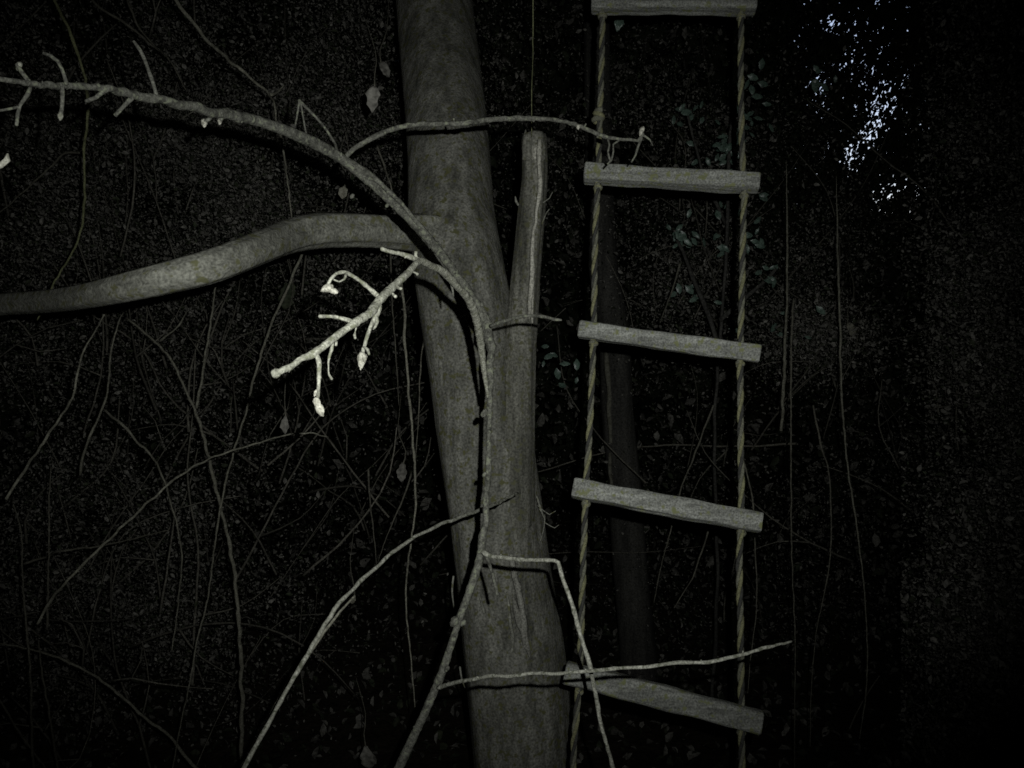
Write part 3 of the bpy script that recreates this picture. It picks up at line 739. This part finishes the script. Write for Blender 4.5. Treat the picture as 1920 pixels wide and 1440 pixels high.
thing('bare_cane', 'cane', 'long dim stem sloping from the left edge to the bottom edge', 'stem', at(2.6, 5, (420, 1500), (368, 1440), (315, 1380), (262, 1337), (212, 1293), (160, 1257), (100, 1230), (45, 1215), (-20, 1203)), G, seed=417)
thing('bare_cane', 'cane', 'faint nearly level stem crossing the upright thin stem, lower left', 'darkstem', at(2.6, 3.4, (45, 1058), (85, 1045), (115, 1033), (180, 1025), (250, 1010), (315, 994)), G, seed=418)
thing('bare_cane', 'cane', 'faint upright stem nearest the left edge, lower half', 'darkstem', at(2.5, 3.6, (65, 1480), (60, 1390), (57, 1260), (48, 1160), (42, 1080), (40, 1000), (25, 945)), G, seed=419)
thing('bare_cane', 'cane', 'faint stem sloping down across the bottom corner at left', 'darkstem', at(2.6, 3.4, (-20, 1290), (5, 1322), (42, 1382), (85, 1440), (110, 1480)), G, seed=420)
thing('bare_cane', 'cane', 'faint forked stem rising from the bottom edge near the left corner', 'darkstem', at(2.6, 3.6, (112, 1480), (104, 1410), (92, 1335), (80, 1270), (72, 1200)), G, extra=[at(2.6, 2.8, (84, 1370), (105, 1335), (130, 1305))], seed=421)
thing('hanging_vine', 'vine', 'long thin vine hanging just beside the trunk, behind the white twig', 'stem', at(2.0, 4, (752, 520), (757, 565), (760, 650), (768, 750), (775, 830), (779, 945), (770, 1020), (762, 1085), (762, 1150), (770, 1230), (778, 1325)), G, step=.012, seed=422)
thing('hanging_vine', 'vine', 'very thin strand between the hanging vine and the trunk', 'darkstem', at(2.1, 2.2, (794, 640), (788, 690), (786, 760), (780, 850), (776, 930)), G, seed=423)
thing('hanging_vine', 'vine', 'thin strand slanting down behind the hanging vine', 'darkstem', at(2.4, 2.6, (772, 885), (758, 930), (738, 975), (722, 1015), (708, 1055)), G, seed=424)
thing('hanging_vine', 'vine', 'short straight strand dropping behind the arched side shoot', 'darkstem', at(2.0, 3, (708, 275), (722, 315), (732, 345), (740, 382)), G, seed=425)
thing('hanging_vine', 'vine', 'faint strand hanging below the white twig pods', 'darkstem', at(2.6, 2.6, (732, 470), (735, 560), (742, 660), (748, 760)), G, seed=426)
thing('hanging_vine', 'vine', 'faint strand in the dark gap left of the lower trunk', 'darkstem', at(2.6, 2.6, (690, 880), (695, 950), (703, 1020), (706, 1060)), G, seed=427)
thing('hanging_vine', 'vine', 'thin yellowish vine hanging straight down onto the sawn stem', 'greenstem', at(1.98, 2.3, (1003, -700), (1000, 0), (999, 60), (999, 110), (997, 170), (997, 256)), sides=6, wob=.1, step=.02, seed=428)
GR = 'stems hanging beyond the ladder'
thing('hanging_vine', 'vine', 'palest dangling stem right of the ladder, ending in mid air', 'stem', [(1474, 300, .4, 3.0), (1476, 400, 1.6, 2.95), (1475, 560, 2.2, 2.9), (1472, 640, 2.6, 2.9), (1469, 740, 3, 2.9), (1465, 808, 2.6, 2.9)], GR, seed=429)
thing('hanging_vine', 'vine', 'longest hanging vine right of the ladder, bowed out to the right', 'stem', [(1568, 330, .4, 2.85), (1570, 440, 1.5, 2.8)] + at(2.7, 2.9, (1573, 540), (1577, 700), (1582, 800), (1591, 885), (1606, 985), (1618, 1080), (1625, 1180), (1625, 1285), (1612, 1385)), GR, seed=430)
thing('hanging_vine', 'vine', 'straight thin vine next to the right ladder rope, reaching the bottom edge', 'darkstem', at(2.5, 2.6, (1488, 560), (1484, 640), (1483, 800), (1484, 1000), (1487, 1100), (1491, 1200), (1490, 1330), (1490, 1460)), GR, seed=431)
thing('hanging_vine', 'vine', 'faint vine bent inward between the straight vine and the bowed vine', 'darkstem', at(2.5, 2.6, (1525, 760), (1538, 830), (1553, 880), (1558, 950), (1557, 1040), (1546, 1110), (1530, 1190), (1521, 1300), (1519, 1400)), GR, seed=432)
thing('hanging_vine', 'vine', 'faint thin stem slanting behind the middle rungs', 'darkstem', at(2.7, 2.6, (1338, 760), (1305, 845), (1276, 920), (1256, 1000), (1240, 1060), (1226, 1130)), GR, seed=433)
thing('hanging_vine', 'vine', 'short faint stem slanting below the fourth rung', 'darkstem', at(2.7, 2.4, (1330, 990), (1302, 1075), (1285, 1105), (1264, 1140)), GR, seed=434)
thing('hanging_vine', 'vine', 'faint strand close behind the right rope, lower half', 'darkstem', at(2.3, 2.4, (1388, 845), (1404, 900), (1412, 950), (1415, 1010), (1419, 1130), (1408, 1230), (1402, 1300)), GR, seed=435)
thing('bare_cane', 'cane', 'faint slanting twig above the third rung, behind the ladder', 'darkstem', at(2.8, 2.6, (1275, 495), (1262, 540), (1245, 585), (1238, 605)), GR, seed=436)

# ------------------------------------------------------------------ withered leaves that show singly
def leaf_thing(px, py, z, a, b, ang, label, seed, mt='dead_leaf'):
    rnd = random.Random(seed)
    n = 9; mrow = 5
    v = []; f = []
    for i in range(n):
        t = i / (n - 1)
        wd = a * (math.sin(math.pi * min(1, t * 0.92 + 0.06)) ** 0.8) * (1 + rnd.uniform(-.3, .2))
        for j in range(mrow):
            s = (j / (mrow - 1) - 0.5) * 2
            x = s * wd; y = (t - 0.5) * 2 * b
            d = 0.35 * wd * abs(s) ** 1.3 + 0.18 * b * math.sin(t * 4) + rnd.uniform(-.05, .05) * a
            x, y = x * math.cos(ang) - y * math.sin(ang), x * math.sin(ang) + y * math.cos(ang)
            v.append(tuple(P(px, py, z) + Vector((R(x, z), -R(d, z), -R(y, z)))))
    for i in range(n - 1):
        for j in range(mrow - 1):
            f.append((i * mrow + j, i * mrow + j + 1, (i + 1) * mrow + j + 1, (i + 1) * mrow + j))
    o = empty('withered_leaf', P(px, py, z))
    bl = link('blade', v, f, M[mt], o)
    so = bl.modifiers.new('thickness', 'SOLIDIFY'); so.thickness = 0.0008
    tx, ty = px + math.sin(ang) * b, py - math.cos(ang) * b
    stem_mesh('stalk', M['darkstem'], [(tx, ty + 2, 1.6, z), (tx + rnd.uniform(-5, 5), ty - 22, 1.2, z + .02), (tx + rnd.uniform(-14, 14), ty - 60, .9, z + .06), (tx + rnd.uniform(-20, 20), ty - 130, .5, z + .15)], o, 5, .2, .1, .02, nubs=0)
    return tag(o, label, 'leaf', 'single withered leaves')
leaf_thing(700, 186, 1.9, 13, 24, 0.1, 'pale curled withered leaf in the dark above the arched side shoot', 1, 'brown_leaf')
leaf_thing(722, 130, 2.6, 9, 16, -.5, 'small dim leaf above the pale curled leaf by the trunk', 2, 'brown_leaf')
leaf_thing(644, 361, 2.4, 9, 12, 0.2, 'small round withered leaf in the gap between branch and bough', 3)
leaf_thing(754, 886, 2.7, 9, 18, 0.1, 'dim oval leaf hanging left of the lower trunk', 4, 'brown_leaf')
leaf_thing(535, 797, 2.1, 8, 17, 0.05, 'brown upright leaf standing on the dim arching stem', 5, 'brown_leaf')
leaf_thing(662, 1125, 2.6, 5, 8, 0.4, 'tiny pale leaf beside the pale arching stem', 6)
leaf_thing(690, 1420, 2.3, 14, 22, -.2, 'dim ragged leaf at the bottom edge beside the branch', 7, 'brown_leaf')
leaf_thing(540, 555, 3.0, 16, 26, 0.3, 'faint grey leaf under the bough behind the curled pod', 8, 'far_leaf')
leaf_thing(1595, 618, 3.4, 8, 14, -.4, 'dim drooping leaf by the bowed vine right of the ladder', 9)
leaf_thing(1160, 45, 2.8, 8, 14, 0.2, 'small green leaf under the topmost rung', 10, 'gloss_leaf')

# ------------------------------------------------------------------ glossy evergreen shrub behind the ladder
sh = empty('evergreen_shrub', P(1330, 1400, 3.4))
tag(sh, 'evergreen shrub with glossy leaves catching the flash behind the ladder', 'shrub')
m = MB()
for e in ([(1330, 1400, 4, 3.9), (1345, 1100, 3.6, 3.8), (1340, 800, 3.2, 3.6), (1360, 500, 3, 3.4), (1370, 250, 4, 3.3), (1395, 150, 2, 3.3)], [(1345, 640, 5, 3.45), (1300, 520, 4, 3.4), (1270, 450, 3, 3.3)], [(1350, 600, 5, 3.45), (1420, 540, 4, 3.4), (1455, 505, 3, 3.3)],
          [(1360, 420, 4, 3.4), (1320, 330, 3, 3.35), (1285, 200, 2, 3.3)]):
    m.tube(px_path(e, .05), 6, .3, .1)
m.build('stem', M['slimbark'], sh)
LM = []
rnd = random.Random(77)
def gloss_leaf(px, py, z, L_, ang, roll):
    wd = L_ * rnd.uniform(0.24, 0.34)
    v = []; f = []
    n = 6
    for i in range(n):
        t = i / (n - 1)
        q = wd * math.sin(math.pi * (0.05 + 0.93 * t)) * (1.0 if i % 2 else 0.82)
        for s in (-1, 0, 1):
            v.append(Vector((s * q, (0.25 * q if s else 0) + 0.10 * L_ * (t - .5) ** 2 * 4, (t - .5) * L_)))
    for i in range(n - 1):
        for j in range(2):
            f.append((i * 3 + j, i * 3 + j + 1, (i + 1) * 3 + j + 1, (i + 1) * 3 + j))
    rot = Matrix.Rotation(ang, 3, 'Y') @ Matrix.Rotation(roll, 3, 'Z') @ Matrix.Rotation(rnd.gauss(0.0, .25), 3, 'X')
    c = P(px, py, z)
    return link('leaf', [tuple(c + rot @ p) for p in v], f, M['gloss_leaf'], sh)
clusters = [((1408, 160), 14, 18, 9), ((1402, 232), 18, 16, 14), ((1375, 262), 14, 18, 14), ((1350, 300), 30, 26, 18), ((1262, 455), 20, 20, 9), ((1290, 450), 14, 12, 5), ((1345, 452), 12, 14, 5), ((1410, 452), 14, 10, 6), ((1450, 508), 12, 14, 7),
            ((1300, 205), 34, 24, 10), ((1330, 390), 40, 30, 8), ((1420, 385), 26, 22, 6), ((1042, 670), 16, 20, 6), ((1035, 710), 16, 18, 3), ((1300, 560), 40, 30, 8), ((1540, 165), 20, 24, 8), ((1480, 620), 30, 20, 6)]
for (cx, cy), sx, sy, n in clusters:
    for k in range(n):
        gloss_leaf(rnd.gauss(cx, sx), rnd.gauss(cy, sy), rnd.uniform(3.1, 3.7), rnd.uniform(.028, .05), rnd.uniform(-1.6, 1.6), rnd.gauss(0, .3))
